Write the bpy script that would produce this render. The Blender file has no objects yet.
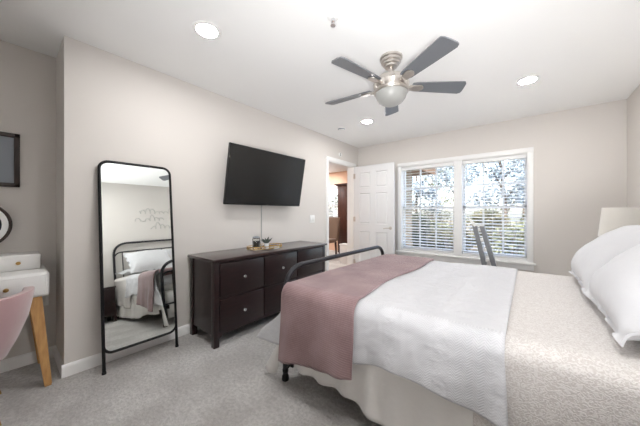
import bpy, bmesh, math, random
from mathutils import Vector, Matrix, noise

C = bpy.context.scene.collection
SC = bpy.context.scene
PI = math.pi
rnd = random.Random(7)

# ------------------------------------------------------------------ camera
cam_d = bpy.data.cameras.new('camera')
cam_d.sensor_width = 36
cam_d.lens = 36 * 257 / 640
cam_d.clip_start = 0.02
cam = bpy.data.objects.new('camera', cam_d)
cam.location = (2.574, 0.0, 1.17)
cam.rotation_euler = (PI / 2, 0, math.atan2(208, 257))
C.objects.link(cam)
SC.camera = cam

# ------------------------------------------------------------------ sky, sun, exposure
SC.view_settings.view_transform = 'Standard'
SC.view_settings.look = 'None'
SC.view_settings.exposure = 1.86
SC.view_settings.gamma = 1.0
SC.view_settings.use_curve_mapping = False
LAMP = 66.0          # recessed ceiling lamps
BULB = 40.0         # table lamp
SKY = 0.31
SUN = 2.2
w = bpy.data.worlds.new('world'); SC.world = w
w.use_nodes = True
nt = w.node_tree; nt.nodes.clear()
wo = nt.nodes.new('ShaderNodeOutputWorld'); bg = nt.nodes.new('ShaderNodeBackground')
sk = nt.nodes.new('ShaderNodeTexSky'); sk.sky_type = 'NISHITA'; sk.sun_disc = False
sk.sun_elevation = math.radians(48); sk.sun_rotation = math.radians(200)
sk.air_density = 1.0; sk.dust_density = 2.5; sk.ozone_density = 1.0
bg.inputs['Strength'].default_value = SKY
nt.links.new(sk.outputs[0], bg.inputs['Color']); nt.links.new(bg.outputs[0], wo.inputs['Surface'])
sd = bpy.data.lights.new('sun', 'SUN'); sd.energy = SUN; sd.angle = math.radians(2); sd.color = (1, .95, .88)
so = bpy.data.objects.new('sun', sd); so.rotation_euler = (math.radians(42), 0, math.radians(20)); C.objects.link(so)

def portal(name, loc, sx, sy):
    l = bpy.data.lights.new(name, 'AREA'); l.shape = 'RECTANGLE'; l.size = sx; l.size_y = sy
    l.cycles.is_portal = True
    o = bpy.data.objects.new(name, l); o.location = loc; o.rotation_euler = (-PI / 2, 0, 0); C.objects.link(o)
fl = bpy.data.lights.new('added_bounce_fill', 'AREA'); fl.shape = 'DISK'; fl.size = .5; fl.energy = 8.8; fl.spread = math.radians(95); fl.color = (.985, .99, 1)  # added fill lamp behind the camera, aimed up to brighten the ceiling
fo = bpy.data.objects.new('added_bounce_fill', fl); fo.location = (2.95, -.6, .8); fo.rotation_euler = (Vector((2.1, 1.5, 2.44)) - fo.location).to_track_quat('-Z', 'Y').to_euler(); C.objects.link(fo)
portal('window_daylight', (1.715, 4.54, 1.255), 1.8, 1.5)
portal('next_room_daylight', (-2.3, 6.62, 1.4), 1.0, 1.2)

# ------------------------------------------------------------------ materials
def lin(r, g, b):
    f = lambda c: c / 12.92 if c <= .04045 else ((c + .055) / 1.055) ** 2.4
    return (f(r / 255), f(g / 255), f(b / 255), 1)

class NT:
    def __init__(s, name):
        s.m = bpy.data.materials.new(name); s.m.use_nodes = True
        s.t = s.m.node_tree; s.b = s.t.nodes['Principled BSDF']
    def n(s, typ, **kw):
        nd = s.t.nodes.new(typ)
        for k, v in kw.items(): setattr(nd, k, v)
        return nd
    def l(s, a, b): s.t.links.new(a, b)
    def math(s, op, a, b=None):
        nd = s.n('ShaderNodeMath', operation=op)
        for i, v in enumerate((a, b)):
            if v is None: continue
            if isinstance(v, (int, float)): nd.inputs[i].default_value = v
            else: s.l(v, nd.inputs[i])
        return nd.outputs[0]
    def mix(s, fac, c1, c2):
        nd = s.n('ShaderNodeMix', data_type='RGBA')
        if isinstance(fac, (int, float)): nd.inputs[0].default_value = fac
        else: s.l(fac, nd.inputs[0])
        for i, c in ((6, c1), (7, c2)):
            if isinstance(c, tuple): nd.inputs[i].default_value = c
            else: s.l(c, nd.inputs[i])
        return nd.outputs[2]
    def noise(s, scale, detail=3, coord='Object', rough=.5):
        tc = s.n('ShaderNodeTexCoord'); nz = s.n('ShaderNodeTexNoise')
        nz.inputs['Scale'].default_value = scale; nz.inputs['Detail'].default_value = detail
        nz.inputs['Roughness'].default_value = rough
        s.l(tc.outputs[coord], nz.inputs['Vector']); return nz.outputs[0]
    def ramp(s, v, lo, hi):
        nd = s.n('ShaderNodeMapRange'); s.l(v, nd.inputs[0])
        nd.inputs[1].default_value = lo; nd.inputs[2].default_value = hi
        return nd.outputs[0]
    def bump(s, h, strength=.3, dist=.01, prev=None):
        nd = s.n('ShaderNodeBump'); nd.inputs['Strength'].default_value = strength
        nd.inputs['Distance'].default_value = dist; s.l(h, nd.inputs['Height'])
        if prev is not None: s.l(prev, nd.inputs['Normal'])
        s.l(nd.outputs[0], s.b.inputs['Normal']); return nd.outputs[0]
    def set(s, color=None, rough=None, metal=None, **kw):
        if color is not None:
            if isinstance(color, tuple): s.b.inputs['Base Color'].default_value = color
            else: s.l(color, s.b.inputs['Base Color'])
        if rough is not None: s.b.inputs['Roughness'].default_value = rough
        if metal is not None: s.b.inputs['Metallic'].default_value = metal
        for k, v in kw.items(): s.b.inputs[k].default_value = v
        return s

def paint(name, rgb, rough=.6, var=.04, scale=4, bscale=0, bstr=.1):
    a = NT(name); c = lin(*rgb); d = tuple(x * (1 - var) for x in c[:3]) + (1,)
    a.set(a.mix(a.noise(scale, 2), d, c), rough)
    if bscale: a.bump(a.noise(bscale, 2), bstr, .002)
    return a.m

M = {}
M['wall'] = paint('wall_paint', (225, 220, 215), .75, .015, 2, 180, .12)
M['ceiling'] = paint('ceiling_paint', (249, 249, 248), .85, .012, 2, 120, .15)
M['white_trim'] = paint('white_trim', (246, 246, 245), .4, .01)
M['door_white'] = paint('door_white', (232, 233, 234), .42, .01)
M['blind'] = paint('blind_white', (248, 248, 247), .5, .01)
M['peach'] = paint('peach_paint', (232, 196, 170), .75, .02)
M['siding'] = paint('tan_siding', (158, 138, 112), .8, .1, 3)
M['soffit'] = paint('brown_soffit', (140, 104, 72), .8, .15, 6)
M['shingle'] = paint('roof_shingle', (92, 84, 78), .9, .3, 20)
M['desk_white'] = paint('desk_white', (236, 235, 233), .35, .01)
M['plastic_white'] = paint('white_plastic', (240, 240, 238), .4, .01)
M['black_metal'] = NT('black_metal').set(lin(34, 34, 36), .38, .6).m
M['pewter'] = NT('pewter_metal').set(lin(58, 58, 62), .36, .7).m
M['nickel'] = NT('brushed_nickel').set(lin(206, 200, 194), .3, 1.0).m
M['chrome'] = NT('chrome').set(lin(215, 215, 218), .12, 1.0).m
M['gold'] = NT('gold_metal').set(lin(196, 160, 96), .3, 1.0).m
M['mirror'] = NT('mirror_silver').set(lin(236, 240, 238), .015, 1.0).m
M['tv_black'] = NT('television_plastic').set(lin(18, 18, 19), .4).m
a = NT('television_screen').set(lin(20, 21, 22), .22); a.b.inputs['Specular IOR Level'].default_value = .6; M['screen'] = a.m
M['blade'] = NT('fan_blade_grey').set(lin(122, 125, 130), .34, .3).m
a = NT('frosted_glass').set(lin(150, 150, 147), .4)
a.b.inputs['Emission Color'].default_value = (1, .97, .92, 1); a.b.inputs['Emission Strength'].default_value = .02; M['globe'] = a.m
a = NT('lamp_lens').set(lin(255, 255, 250), .4)
a.b.inputs['Emission Color'].default_value = (1, .99, .975, 1); a.b.inputs['Emission Strength'].default_value = LAMP; M['lens'] = a.m
a = NT('lamp_bulb').set(lin(255, 250, 240), .4)
a.b.inputs['Emission Color'].default_value = (1, .96, .90, 1); a.b.inputs['Emission Strength'].default_value = BULB; M['bulb'] = a.m
a = NT('clear_glass').set((1, 1, 1, 1), .02); a.b.inputs['Transmission Weight'].default_value = 1; a.b.inputs['IOR'].default_value = 1.45; M['glass'] = a.m
# window pane: mostly see-through sheet with a faint reflection
a = NT('window_pane'); tr = a.n('ShaderNodeBsdfTransparent'); gl = a.n('ShaderNodeBsdfGlossy'); gl.inputs['Roughness'].default_value = .02
mx = a.n('ShaderNodeMixShader'); mx.inputs[0].default_value = .05
a.l(tr.outputs[0], mx.inputs[1]); a.l(gl.outputs[0], mx.inputs[2])
a.l(mx.outputs[0], a.t.nodes['Material Output'].inputs['Surface']); M['pane'] = a.m

def wood(name, c1, c2, rough, scale=(3, 3, 40), coat=0):
    a = NT(name); tc = a.n('ShaderNodeTexCoord'); mp = a.n('ShaderNodeMapping'); mp.inputs['Scale'].default_value = scale
    nz = a.n('ShaderNodeTexNoise'); nz.inputs['Scale'].default_value = 3; nz.inputs['Detail'].default_value = 5
    a.l(tc.outputs['Object'], mp.inputs[0]); a.l(mp.outputs[0], nz.inputs['Vector'])
    a.set(a.mix(a.ramp(nz.outputs[0], .3, .7), lin(*c1), lin(*c2)), rough)
    a.b.inputs['Coat Weight'].default_value = coat; a.b.inputs['Coat Roughness'].default_value = .15
    return a.m
M['espresso'] = wood('espresso_wood', (28, 14, 15), (42, 21, 22), .34, (20, 2, 20), .15)
M['espresso_top'] = wood('espresso_polished_top_painted_sheen', (44, 30, 30), (58, 38, 38), .3, (20, 2, 20), .8)  # glossy coat, plus a lighter brown that paints in the top's reflected light
M['dark_wood'] = wood('dark_brown_wood', (66, 38, 32), (88, 52, 42), .4, (12, 12, 2))
M['oak'] = wood('honey_oak', (176, 128, 74), (204, 160, 104), .45, (18, 18, 2))
M['bark'] = wood('tree_bark', (70, 62, 54), (104, 94, 82), .9, (8, 8, 2))

# carpet
a = NT('carpet_pile'); n1 = a.noise(3.2, 4); n2 = a.noise(46, 4, 'Object', .65); n3 = a.noise(420, 2)
c = a.mix(a.ramp(n1, .40, .60), lin(212, 208, 205), lin(236, 233, 230))
c = a.mix(a.ramp(n2, .40, .62), a.mix(.42, c, lin(160, 155, 152)), c)
c = a.mix(a.ramp(n3, .3, .7), a.mix(.3, c, lin(150, 146, 144)), c)
a.set(c, .95); b1 = a.bump(n2, .8, .03); a.bump(n3, .7, .008, b1)
a.b.inputs['Sheen Weight'].default_value = .2; M['carpet'] = a.m

def uvsep(a):
    tc = a.n('ShaderNodeTexCoord'); sp = a.n('ShaderNodeSeparateXYZ'); a.l(tc.outputs['UV'], sp.inputs[0])
    return sp.outputs[0], sp.outputs[1]
def fabric(a, sheen=.25):
    a.b.inputs['Sheen Weight'].default_value = sheen; a.b.inputs['Specular IOR Level'].default_value = .2

# white quilt: stitched chevrons between plain stripes
a = NT('white_quilt'); u, v = uvsep(a)
tri = a.math('PINGPONG', u, .02)
ch = a.math('SINE', a.math('MULTIPLY', a.math('ADD', v, tri), 2 * PI / .011))
st = a.math('POWER', a.math('ABSOLUTE', a.math('SINE', a.math('MULTIPLY', u, PI / .12))), 8)
band = a.math('PINGPONG', u, .12)
h = a.math('ADD', a.math('MULTIPLY', ch, a.math('MULTIPLY', a.math('LESS_THAN', band, .085), a.math('LESS_THAN', u, 2.462))), a.math('MULTIPLY', st, 2.5))
a.set(a.mix(a.ramp(ch, -1, 1), lin(204, 204, 208), lin(216, 216, 219)), .85); fabric(a)
b1 = a.bump(a.noise(11, 5), .7, .03); a.bump(h, .55, .0013, b1); M['quilt'] = a.m
# beige coverlet with scrolling raised pattern
a = NT('beige_coverlet'); tc = a.n('ShaderNodeTexCoord')
dz = a.n('ShaderNodeTexNoise'); dz.inputs['Scale'].default_value = 6; a.l(tc.outputs['UV'], dz.inputs['Vector'])
wv = a.n('ShaderNodeTexWave', wave_type='RINGS'); wv.inputs['Scale'].default_value = 14; wv.inputs['Distortion'].default_value = 14
wv.inputs['Detail'].default_value = 2; wv.inputs['Detail Scale'].default_value = 4; a.l(tc.outputs['UV'], wv.inputs['Vector'])
n2 = a.noise(160, 2, 'UV')
c = a.mix(a.ramp(wv.outputs[1], .2, .8), lin(212, 206, 202), lin(230, 226, 223))
a.set(a.mix(a.ramp(n2, .35, .65), a.mix(.25, c, lin(190, 181, 176)), c), .9); fabric(a)
b1 = a.bump(wv.outputs[1], .45, .004); a.bump(n2, .35, .002, b1); M['coverlet'] = a.m
# mauve plush throw, ribbed
a = NT('mauve_plush'); u, v = uvsep(a)
rib = a.math('ABSOLUTE', a.math('SINE', a.math('MULTIPLY', v, PI / .011)))
n1 = a.noise(5, 4, 'UV'); n2 = a.noise(90, 2, 'UV')
c = a.mix(a.ramp(n1, .35, .7), lin(146, 120, 122), lin(170, 144, 145))
c = a.mix(a.ramp(rib, .1, .8), a.mix(.25, c, lin(92, 70, 71)), c)
a.set(a.mix(a.ramp(n2, .3, .7), a.mix(.15, c, lin(110, 84, 86)), c), .9); fabric(a, .5)
a.b.inputs['Sheen Roughness'].default_value = .4
a.bump(a.math('ADD', rib, a.math('MULTIPLY', n2, .5)), .5, .003); M['mauve'] = a.m
def cloth(name, rgb, var=.05, bs=.3, sheen=.25, bump_scale=40):
    a = NT(name); c = lin(*rgb); n1 = a.noise(6, 4)
    a.set(a.mix(n1, tuple(x * (1 - var) for x in c[:3]) + (1,), c), .88); fabric(a, sheen)
    b1 = a.bump(n1, bs, .02); a.bump(a.noise(bump_scale, 2), .25, .003, b1); return a.m
M['pillow'] = cloth('white_pillow_linen', (214, 214, 217), .03, .6, .25, 60)
M['skirt'] = cloth('ivory_skirt_linen', (238, 235, 232), .05, .3)
M['mattress'] = cloth('mattress_ticking', (226, 224, 220), .03)
M['velvet'] = cloth('blush_velvet', (188, 150, 151), .15, .15, .7)
M['shade'] = cloth('linen_lamp_shade', (230, 226, 218), .03, .1, .2, 140)
M['tan_uphol'] = cloth('taupe_upholstery', (120, 100, 86), .1)
M['leaf_dark'] = paint('leaf_dark_green', (66, 74, 52), .7, .5, 1.2)
M['leaf_pale'] = paint('leaf_pale_green', (122, 126, 92), .7, .45, 1.2)
M['leaf_olive'] = paint('leaf_olive', (96, 92, 60), .7, .5, 1.2)
M['leaf_grey'] = paint('leaf_grey_green', (140, 152, 158), .7, .4, 1.2)
M['grass'] = paint('lawn_grass', (118, 108, 84), .95, .4, 3)
M['mat_grey'] = paint('mat_board', (150, 156, 164), .8, .02)
M['cord_grey'] = paint('cord_cover_grey', (178, 178, 176), .6, .02)
M['paper'] = paint('art_paper', (226, 226, 226), .8, .02)
M['frame_brown'] = wood('frame_dark_wood', (40, 28, 24), (58, 42, 36), .4, (6, 30, 6))
M['dark_glass'] = NT('smoky_mirror').set(lin(40, 48, 60), .05, .9).m
M['art_grey'] = paint('script_grey', (206, 205, 201), .6, .05)
M['plant'] = paint('succulent_green', (82, 92, 84), .6, .3, 30)
M['candle'] = paint('dark_candle_label', (70, 76, 74), .5, .3, 40)
M['lens_black'] = paint('slot_black', (30, 30, 30), .6, .02)
M['ladder'] = NT('grey_metal').set(lin(128, 130, 134), .4, .5).m

# ------------------------------------------------------------------ mesh helpers
def box(bm, x0, x1, y0, y1, z0, z1, bev=0, seg=2):
    vs = [bm.verts.new((x, y, z)) for x in (x0, x1) for y in (y0, y1) for z in (z0, z1)]
    fs = [bm.faces.new([vs[i] for i in q]) for q in ((0, 1, 3, 2), (4, 6, 7, 5), (0, 4, 5, 1), (2, 3, 7, 6), (0, 2, 6, 4), (1, 5, 7, 3))]
    if bev:
        es = list({e for f in fs for e in f.edges})
        bmesh.ops.bevel(bm, geom=es, offset=bev, segments=seg, affect='EDGES', profile=.5)
    return vs

def fillet(pts, r, seg=6):
    out = [Vector(pts[0])]
    for i in range(1, len(pts) - 1):
        p = Vector(pts[i]); a = Vector(pts[i - 1]) - p; b = Vector(pts[i + 1]) - p
        rr = r[i] if isinstance(r, dict) and i in r else (0 if isinstance(r, dict) else r)
        if rr == 0: out.append(p); continue
        ang = a.angle(b); d = min(rr / math.tan(ang / 2), a.length * .49 + (.49 * a.length if i == 1 else 0), b.length * .98)
        p0 = p + a.normalized() * d; p1 = p + b.normalized() * d
        for k in range(seg + 1):
            t = k / seg; out.append((1 - t) ** 2 * p0 + 2 * t * (1 - t) * (p * .9 + (p0 + p1) * .05) + t * t * p1)
    out.append(Vector(pts[-1])); return out

def tube(bm, pts, r, n=10, closed=False, caps=True):
    pts = [Vector(p) for p in pts]; N = len(pts); rings = []; up = None
    for i, p in enumerate(pts):
        if closed: t = (pts[(i + 1) % N] - pts[i - 1])
        else: t = pts[min(i + 1, N - 1)] - pts[max(i - 1, 0)]
        t.normalize()
        if up is None:
            up = Vector((0, 0, 1)) if abs(t.z) < .9 else Vector((1, 0, 0))
        up = (up - t * up.dot(t)).normalized(); s = t.cross(up)
        rr = r(i / (N - 1)) if callable(r) else r
        rings.append([bm.verts.new(p + (up * math.cos(2 * PI * k / n) + s * math.sin(2 * PI * k / n)) * rr) for k in range(n)])
    for i in range(N if closed else N - 1):
        a, b = rings[i], rings[(i + 1) % N]
        for k in range(n): bm.faces.new((a[k], a[(k + 1) % n], b[(k + 1) % n], b[k]))
    if caps and not closed:
        bm.faces.new(rings[0][::-1]); bm.faces.new(rings[-1])

def lathe(bm, prof, c=(0, 0, 0), n=28, axis='z'):
    rings = []
    for r, z in prof:
        ring = []
        for k in range(n):
            a = 2 * PI * k / n; p = (r * math.cos(a), r * math.sin(a), z)
            if axis == 'x': p = (p[2], p[0], p[1])
            if axis == 'y': p = (p[0], p[2], p[1])
            ring.append(bm.verts.new((c[0] + p[0], c[1] + p[1], c[2] + p[2])))
        rings.append(ring)
    for a, b in zip(rings, rings[1:]):
        for k in range(n): bm.faces.new((a[k], a[(k + 1) % n], b[(k + 1) % n], b[k]))
    if prof[0][0] > 1e-5: bm.faces.new(rings[0][::-1])
    if prof[-1][0] > 1e-5: bm.faces.new(rings[-1])

def prism(bm, poly, h0, h1, axis='z'):
    def P(a, b, h): return {'z': (a, b, h), 'y': (a, h, b), 'x': (h, a, b)}[axis]
    lo = [bm.verts.new(P(a, b, h0)) for a, b in poly]; hi = [bm.verts.new(P(a, b, h1)) for a, b in poly]
    n = len(poly); bm.faces.new(lo[::-1]); bm.faces.new(hi)
    for i in range(n): bm.faces.new((lo[i], lo[(i + 1) % n], hi[(i + 1) % n], hi[i]))

def taper(bm, a, b, ra, rb, rot=0):
    """square tapered bar from a to b"""
    a, b = Vector(a), Vector(b); t = (b - a).normalized(); s = t.cross(Vector((0, 1, 0))).normalized(); u = s.cross(t)
    q = []
    for p, r in ((a, ra), (b, rb)):
        q.append([bm.verts.new(p + s * r * i + u * r * j) for i, j in ((1, 1), (1, -1), (-1, -1), (-1, 1))])
    bm.faces.new(q[0]); bm.faces.new(q[1][::-1])
    for k in range(4): bm.faces.new((q[0][k], q[0][(k + 1) % 4], q[1][(k + 1) % 4], q[1][k]))

def grid(bm, rows, uvs=None, closed=False):
    vs = [[bm.verts.new(p) for p in r] for r in rows]
    lay = bm.loops.layers.uv.verify() if uvs else None
    for i in range(len(rows) - 1):
        for j in range(len(rows[0]) - (0 if closed else 1)):
            j2 = (j + 1) % len(rows[0])
            f = bm.faces.new((vs[i][j], vs[i][j2], vs[i + 1][j2], vs[i + 1][j]))
            if uvs:
                for l, (p, q) in zip(f.loops, ((i, j), (i, j2), (i + 1, j2), (i + 1, j))): l[lay].uv = uvs[p][q]
    return vs

ORG = {}   # world base of every Empty, so parts can be written in world coordinates
def wl(o):
    v = Vector((0, 0, 0))
    while o: v += o.location; o = o.parent
    return v

def obj(name, bm, mat, parent=None, sharp=32, origin=None):
    bmesh.ops.recalc_face_normals(bm, faces=bm.faces)
    lim = math.radians(sharp)
    for f in bm.faces: f.smooth = True
    for e in bm.edges:
        if len(e.link_faces) == 2 and e.calc_face_angle(0) > lim: e.smooth = False
    if parent: base = wl(parent)
    elif origin is not None: base = Vector(origin)
    else:
        xs = [v.co for v in bm.verts]
        base = Vector(((min(p.x for p in xs) + max(p.x for p in xs)) / 2, (min(p.y for p in xs) + max(p.y for p in xs)) / 2, min(p.z for p in xs)))
    bmesh.ops.translate(bm, verts=bm.verts, vec=-base)
    me = bpy.data.meshes.new(name); bm.to_mesh(me); bm.free()
    o = bpy.data.objects.new(name, me); me.materials.append(M[mat] if isinstance(mat, str) else mat)
    if parent: o.parent = parent
    else: o.location = base
    C.objects.link(o); return o

def tag(o, label, cat, group=None):
    o['label'] = label; o['category'] = cat
    if group: o['group'] = group
    return o
def thing(name, loc, label, cat, group=None):
    o = bpy.data.objects.new(name, None); o.location = loc; o.empty_display_size = .1; C.objects.link(o)
    return tag(o, label, cat, group)
def struct(o, kind='structure'):
    o['kind'] = kind; return o
def dup(root, loc, label, rot=None):
    r = root.copy(); C.objects.link(r); r.location = loc; r['label'] = label
    if rot is not None: r.rotation_euler = rot
    for ch in list(root.children):
        c = ch.copy(); C.objects.link(c); c.parent = r
        for g in list(ch.children):
            d = g.copy(); C.objects.link(d); d.parent = c
    return r
def B(): return bmesh.new()
def bx(*a, **k):
    b = bmesh.new(); box(b, *a, **k); return b
def nz(x, y, z=0, s=1): return noise.noise(Vector((x * s, y * s, z * s)))

# ------------------------------------------------------------------ room shell
H = 2.44; D = 4.37; W = 3.43; NX = -.433; NY = .277; FY = -1.4
OY0, OY1, OZ = 3.39, 4.19, 2.045             # doorway in the left wall
WX0, WX1, WZ0, WZ1 = .85, 2.575, .54, 1.975   # window hole in the far wall
b = B(); box(b, -4.2, W + .15, FY - .15, 6.75, -.12, 0); struct(obj('floor', b, 'carpet', origin=(0, 0, 0)))
b = B(); box(b, -4.2, W + .15, FY - .15, D + .15, H, H + .15); box(b, -4.2, 0, D + .15, 6.75, H, H + .15); struct(obj('ceiling', b, 'ceiling', origin=(0, 0, 0)))
b = B(); box(b, -.12, 0, NY, OY0, 0, H); box(b, -.12, 0, OY0, OY1, OZ, H); box(b, -.12, 0, OY1, D + .15, 0, H)
struct(obj('wall_left', b, 'wall', origin=(0, 0, 0)))
b = B(); box(b, NX - .12, NX, FY, NY + .12, 0, H); struct(obj('wall_nook', b, 'wall', origin=(0, 0, 0)))
b = B(); box(b, NX, -.12, NY, NY + .12, 0, H); struct(obj('wall_return', b, 'wall', origin=(0, 0, 0)))
b = B(); box(b, 0, WX0, D, D + .15, 0, H); box(b, WX1, W, D, D + .15, 0, H); box(b, WX0, WX1, D, D + .15, 0, WZ0); box(b, WX0, WX1, D, D + .15, WZ1, H)
struct(obj('wall_back', b, 'wall', origin=(0, 0, 0)))
b = B(); box(b, W, W + .15, FY, D + .15, 0, H); struct(obj('wall_right', b, 'wall', origin=(0, 0, 0)))
b = B(); box(b, NX - .12, W + .15, FY - .15, FY, 0, H); struct(obj('wall_front', b, 'wall', origin=(0, 0, 0)))

def baseboard(name, x0, x1, y0, y1, face):
    b = B(); t = .014; h = .088
    prof = [(0, 0), (t, 0), (t, h - .02), (t * .45, h - .004), (0, h)]
    if face == '+x': prism(b, [(x0 + p, q) for p, q in prof], y0, y1, 'y')
    if face == '-x': prism(b, [(x0 - p, q) for p, q in prof], y0, y1, 'y')
    if face == '-y': prism(b, [(y0 - p, q) for p, q in prof], x0, x1, 'x')
    if face == '+y': prism(b, [(y0 + p, q) for p, q in prof], x0, x1, 'x')
    struct(obj(name, b, 'white_trim'))
baseboard('baseboard_left', 0, 0, NY - .014, OY0 - .07, '+x')
baseboard('baseboard_left_corner', 0, 0, OY1 + .07, D, '+x')
baseboard('baseboard_nook', NX, NX, FY, NY, '+x')
baseboard('baseboard_return', NX + .014, 0, NY, NY, '-y')
baseboard('baseboard_back', .014, W, D, D, '-y')
baseboard('baseboard_right', W, W, FY, D - .014, '-x')

# doorway jamb and casing
b = B()
box(b, -.125, .004, OY0 - .001, OY0 + .018, 0, OZ); box(b, -.125, .004, OY1 - .018, OY1 + .001, 0, OZ); box(b, -.125, .004, OY0, OY1, OZ - .018, OZ + .001)
for x0, x1 in ((0, .018), (-.138, -.12)):
    box(b, x0, x1, OY0 - .06, OY0 + .006, 0, OZ + .06, .004); box(b, x0, x1, OY1 - .006, OY1 + .06, 0, OZ + .06, .004)
    box(b, x0 - .001, x1 + .0015, OY0 - .061, OY1 + .061, OZ - .006, OZ + .062, .004)
struct(obj('trim_1', b, 'white_trim', origin=(0, 0, 0)))

# six panel door, swung open against the far wall
def panel_door(w, h, t):
    b = B()
    xs = [0, .115, w / 2 - .05, w / 2 + .05, w - .115, w]
    zs = [0, .2, .82, .96, 1.52, 1.62, 1.90, h]
    fr = []
    sides = []
    for y in (-t / 2, t / 2):
        g = [[b.verts.new((x, y, z)) for x in xs] for z in zs]; sides.append(g)
        for i in range(len(zs) - 1):
            for j in range(len(xs) - 1):
                f = b.faces.new((g[i][j], g[i][j + 1], g[i + 1][j + 1], g[i + 1][j]) if y < 0 else (g[i][j], g[i + 1][j], g[i + 1][j + 1], g[i][j + 1]))
                if i in (1, 3, 5) and j in (1, 3): fr.append(f)
    p, q = sides; I, J = len(zs), len(xs)
    for i in range(I - 1):
        b.faces.new((p[i][0], p[i + 1][0], q[i + 1][0], q[i][0])); b.faces.new((p[i][-1], q[i][-1], q[i + 1][-1], p[i + 1][-1]))
    for j in range(J - 1):
        b.faces.new((p[0][j], q[0][j], q[0][j + 1], p[0][j + 1])); b.faces.new((p[-1][j], p[-1][j + 1], q[-1][j + 1], q[-1][j]))
    bmesh.ops.recalc_face_normals(b, faces=b.faces)
    bmesh.ops.inset_individual(b, faces=fr, thickness=.014, depth=-.012)
    bmesh.ops.inset_individual(b, faces=fr, thickness=.006, depth=0)
    bmesh.ops.inset_individual(b, faces=fr, thickness=.025, depth=.008)
    return b
dr = bpy.data.objects.new('door_1', None); dr.location = (.035, OY1 - .02, .012); C.objects.link(dr); struct(dr)
o = obj('door_slab', panel_door(.775, 2.02, .035), 'door_white', None, 20, (0, 0, 0)); o.parent = dr
def lever(s):
    b = B(); y = -.0175 * s
    lathe(b, [(.028, 0), (.028, -.006 * s), (.022, -.011 * s), (.010, -.013 * s), (.010, -.05 * s), (.0, -.052 * s)], (.715, y, .90), 20, 'y')
    tube(b, [(.715, y - .045 * s, .90), (.69, y - .05 * s, .901), (.64, y - .05 * s, .897), (.605, y - .046 * s, .889)], lambda t: .0095 - .002 * t, 8)
    o = obj('door_handle', b, 'nickel', None, 40, (0, 0, 0)); o.parent = dr
lever(1); lever(-1)
for z in (.2, 1.0, 1.8):
    b = B(); lathe(b, [(.007, 0), (.007, .09)], (-.005, -.02, z), 10); box(b, -.004, .03, -.019, -.0165, z, z + .09)
    o = obj('hinge', b, 'nickel', None, 40, (0, 0, 0)); o.parent = dr
dr.rotation_euler = (0, 0, math.radians(1.0))

# ------------------------------------------------------------------ window (two double hung units) and its trim
b = B()
y0, y1 = D - .02, D
box(b, .80, .865, y0, y1, .50, 2.03, .004); box(b, 2.565, 2.63, y0, y1, .50, 2.03, .004)
box(b, .798, 2.632, y0 - .0015, y1, 1.965, 2.032, .004); box(b, 1.69, 1.80, y0 + .002, y1 + .14, .545, 1.97)
box(b, .78, 2.655, D - .055, D, .49, .515, .006); box(b, .80, 2.635, D - .018, D, .415, .49, .005)
for x0, x1 in ((.848, .866), (2.564, 2.578)): box(b, x0, x1, D - .002, D + .15, .51, 1.97)
box(b, .85, 2.575, D - .002, D + .15, .515, .552); box(b, .85, 2.575, D - .002, D + .15, 1.955, 1.976)
struct(obj('trim_2', b, 'white_trim', origin=(0, 0, 0)))
def window_unit(i, x0, x1, y, z0, z1):
    wn = bpy.data.objects.new('window_%d' % i, None); wn.location = ((x0 + x1) / 2, y, z0); C.objects.link(wn); struct(wn)
    zm = (z0 + z1) / 2; f = .028
    for k, (za, zb, yy) in enumerate(((z0, zm + .02, y), (zm - .02, z1, y + .032))):
        b = B()
        box(b, x0, x0 + f, yy, yy + .03, za, zb); box(b, x1 - f, x1, yy, yy + .03, za, zb)
        box(b, x0, x1, yy, yy + .03, za, za + .036); box(b, x0, x1, yy, yy + .03, zb - .036, zb)
        for j in (1, 2):
            xm = x0 + f + (x1 - x0 - 2 * f) * j / 3; box(b, xm - .012, xm + .012, yy + .004, yy + .022, za, zb)
        zc = (za + zb) / 2; box(b, x0, x1, yy + .006, yy + .022, zc - .012, zc + .012)
        obj('sash', b, 'white_trim', wn)
        obj('glass_pane', bx(x0 + .01, x1 - .01, yy + .012, yy + .015, za + .01, zb - .01), 'pane', wn)
window_unit(1, .866, 1.69, D + .07, .552, 1.955)
window_unit(2, 1.80, 2.564, D + .07, .552, 1.955)
def blind(x0, x1, label):
    t = thing('window_blind', ((x0 + x1) / 2, D + .035, .555), label, 'blind', 'slatted blinds in the bedroom window')
    yc = D + .034
    obj('head_rail', bx(x0, x1, D + .006, D + .062, 1.905, 1.953, bev=.004), 'blind', t)
    obj('bottom_rail', bx(x0, x1, D + .010, D + .058, .556, .574, bev=.004), 'blind', t)
    b = B(); n = 29; ang = math.radians(13); z0, z1 = .60, 1.89
    for k in range(n):
        z = z0 + (z1 - z0) * k / (n - 1); rows = []
        for q in range(5):
            s = (q / 4 - .5) * .05; cr = .0022 * (1 - (2 * q / 4 - 1) ** 2)
            rows.append((yc + s * math.cos(ang), z + s * math.sin(ang) + cr))
        prism(b, rows + [(yy, zz - .0028) for yy, zz in rows[::-1]], x0 + .004, x1 - .004, 'x')
    obj('slats', b, 'blind', t, 50)
    b = B()
    for f in (.15, .5, .85):
        x = x0 + (x1 - x0) * f
        for yy in (yc - .026, yc + .026): tube(b, [(x, yy, .57), (x, yy, 1.91)], .0011, 5)
    obj('ladder_cord', b, 'blind', t)
    b = B(); x = x0 + .06; tube(b, [(x, D + .004, 1.91), (x, D - .004, 1.25)], .003, 6); obj('tilt_wand', b, 'plastic_white', t)
blind(.869, 1.687, 'white slatted blind over the left half of the window, nearer the door')
blind(1.803, 2.561, 'white slatted blind over the right half of the window, behind the grey ladder')

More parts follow.
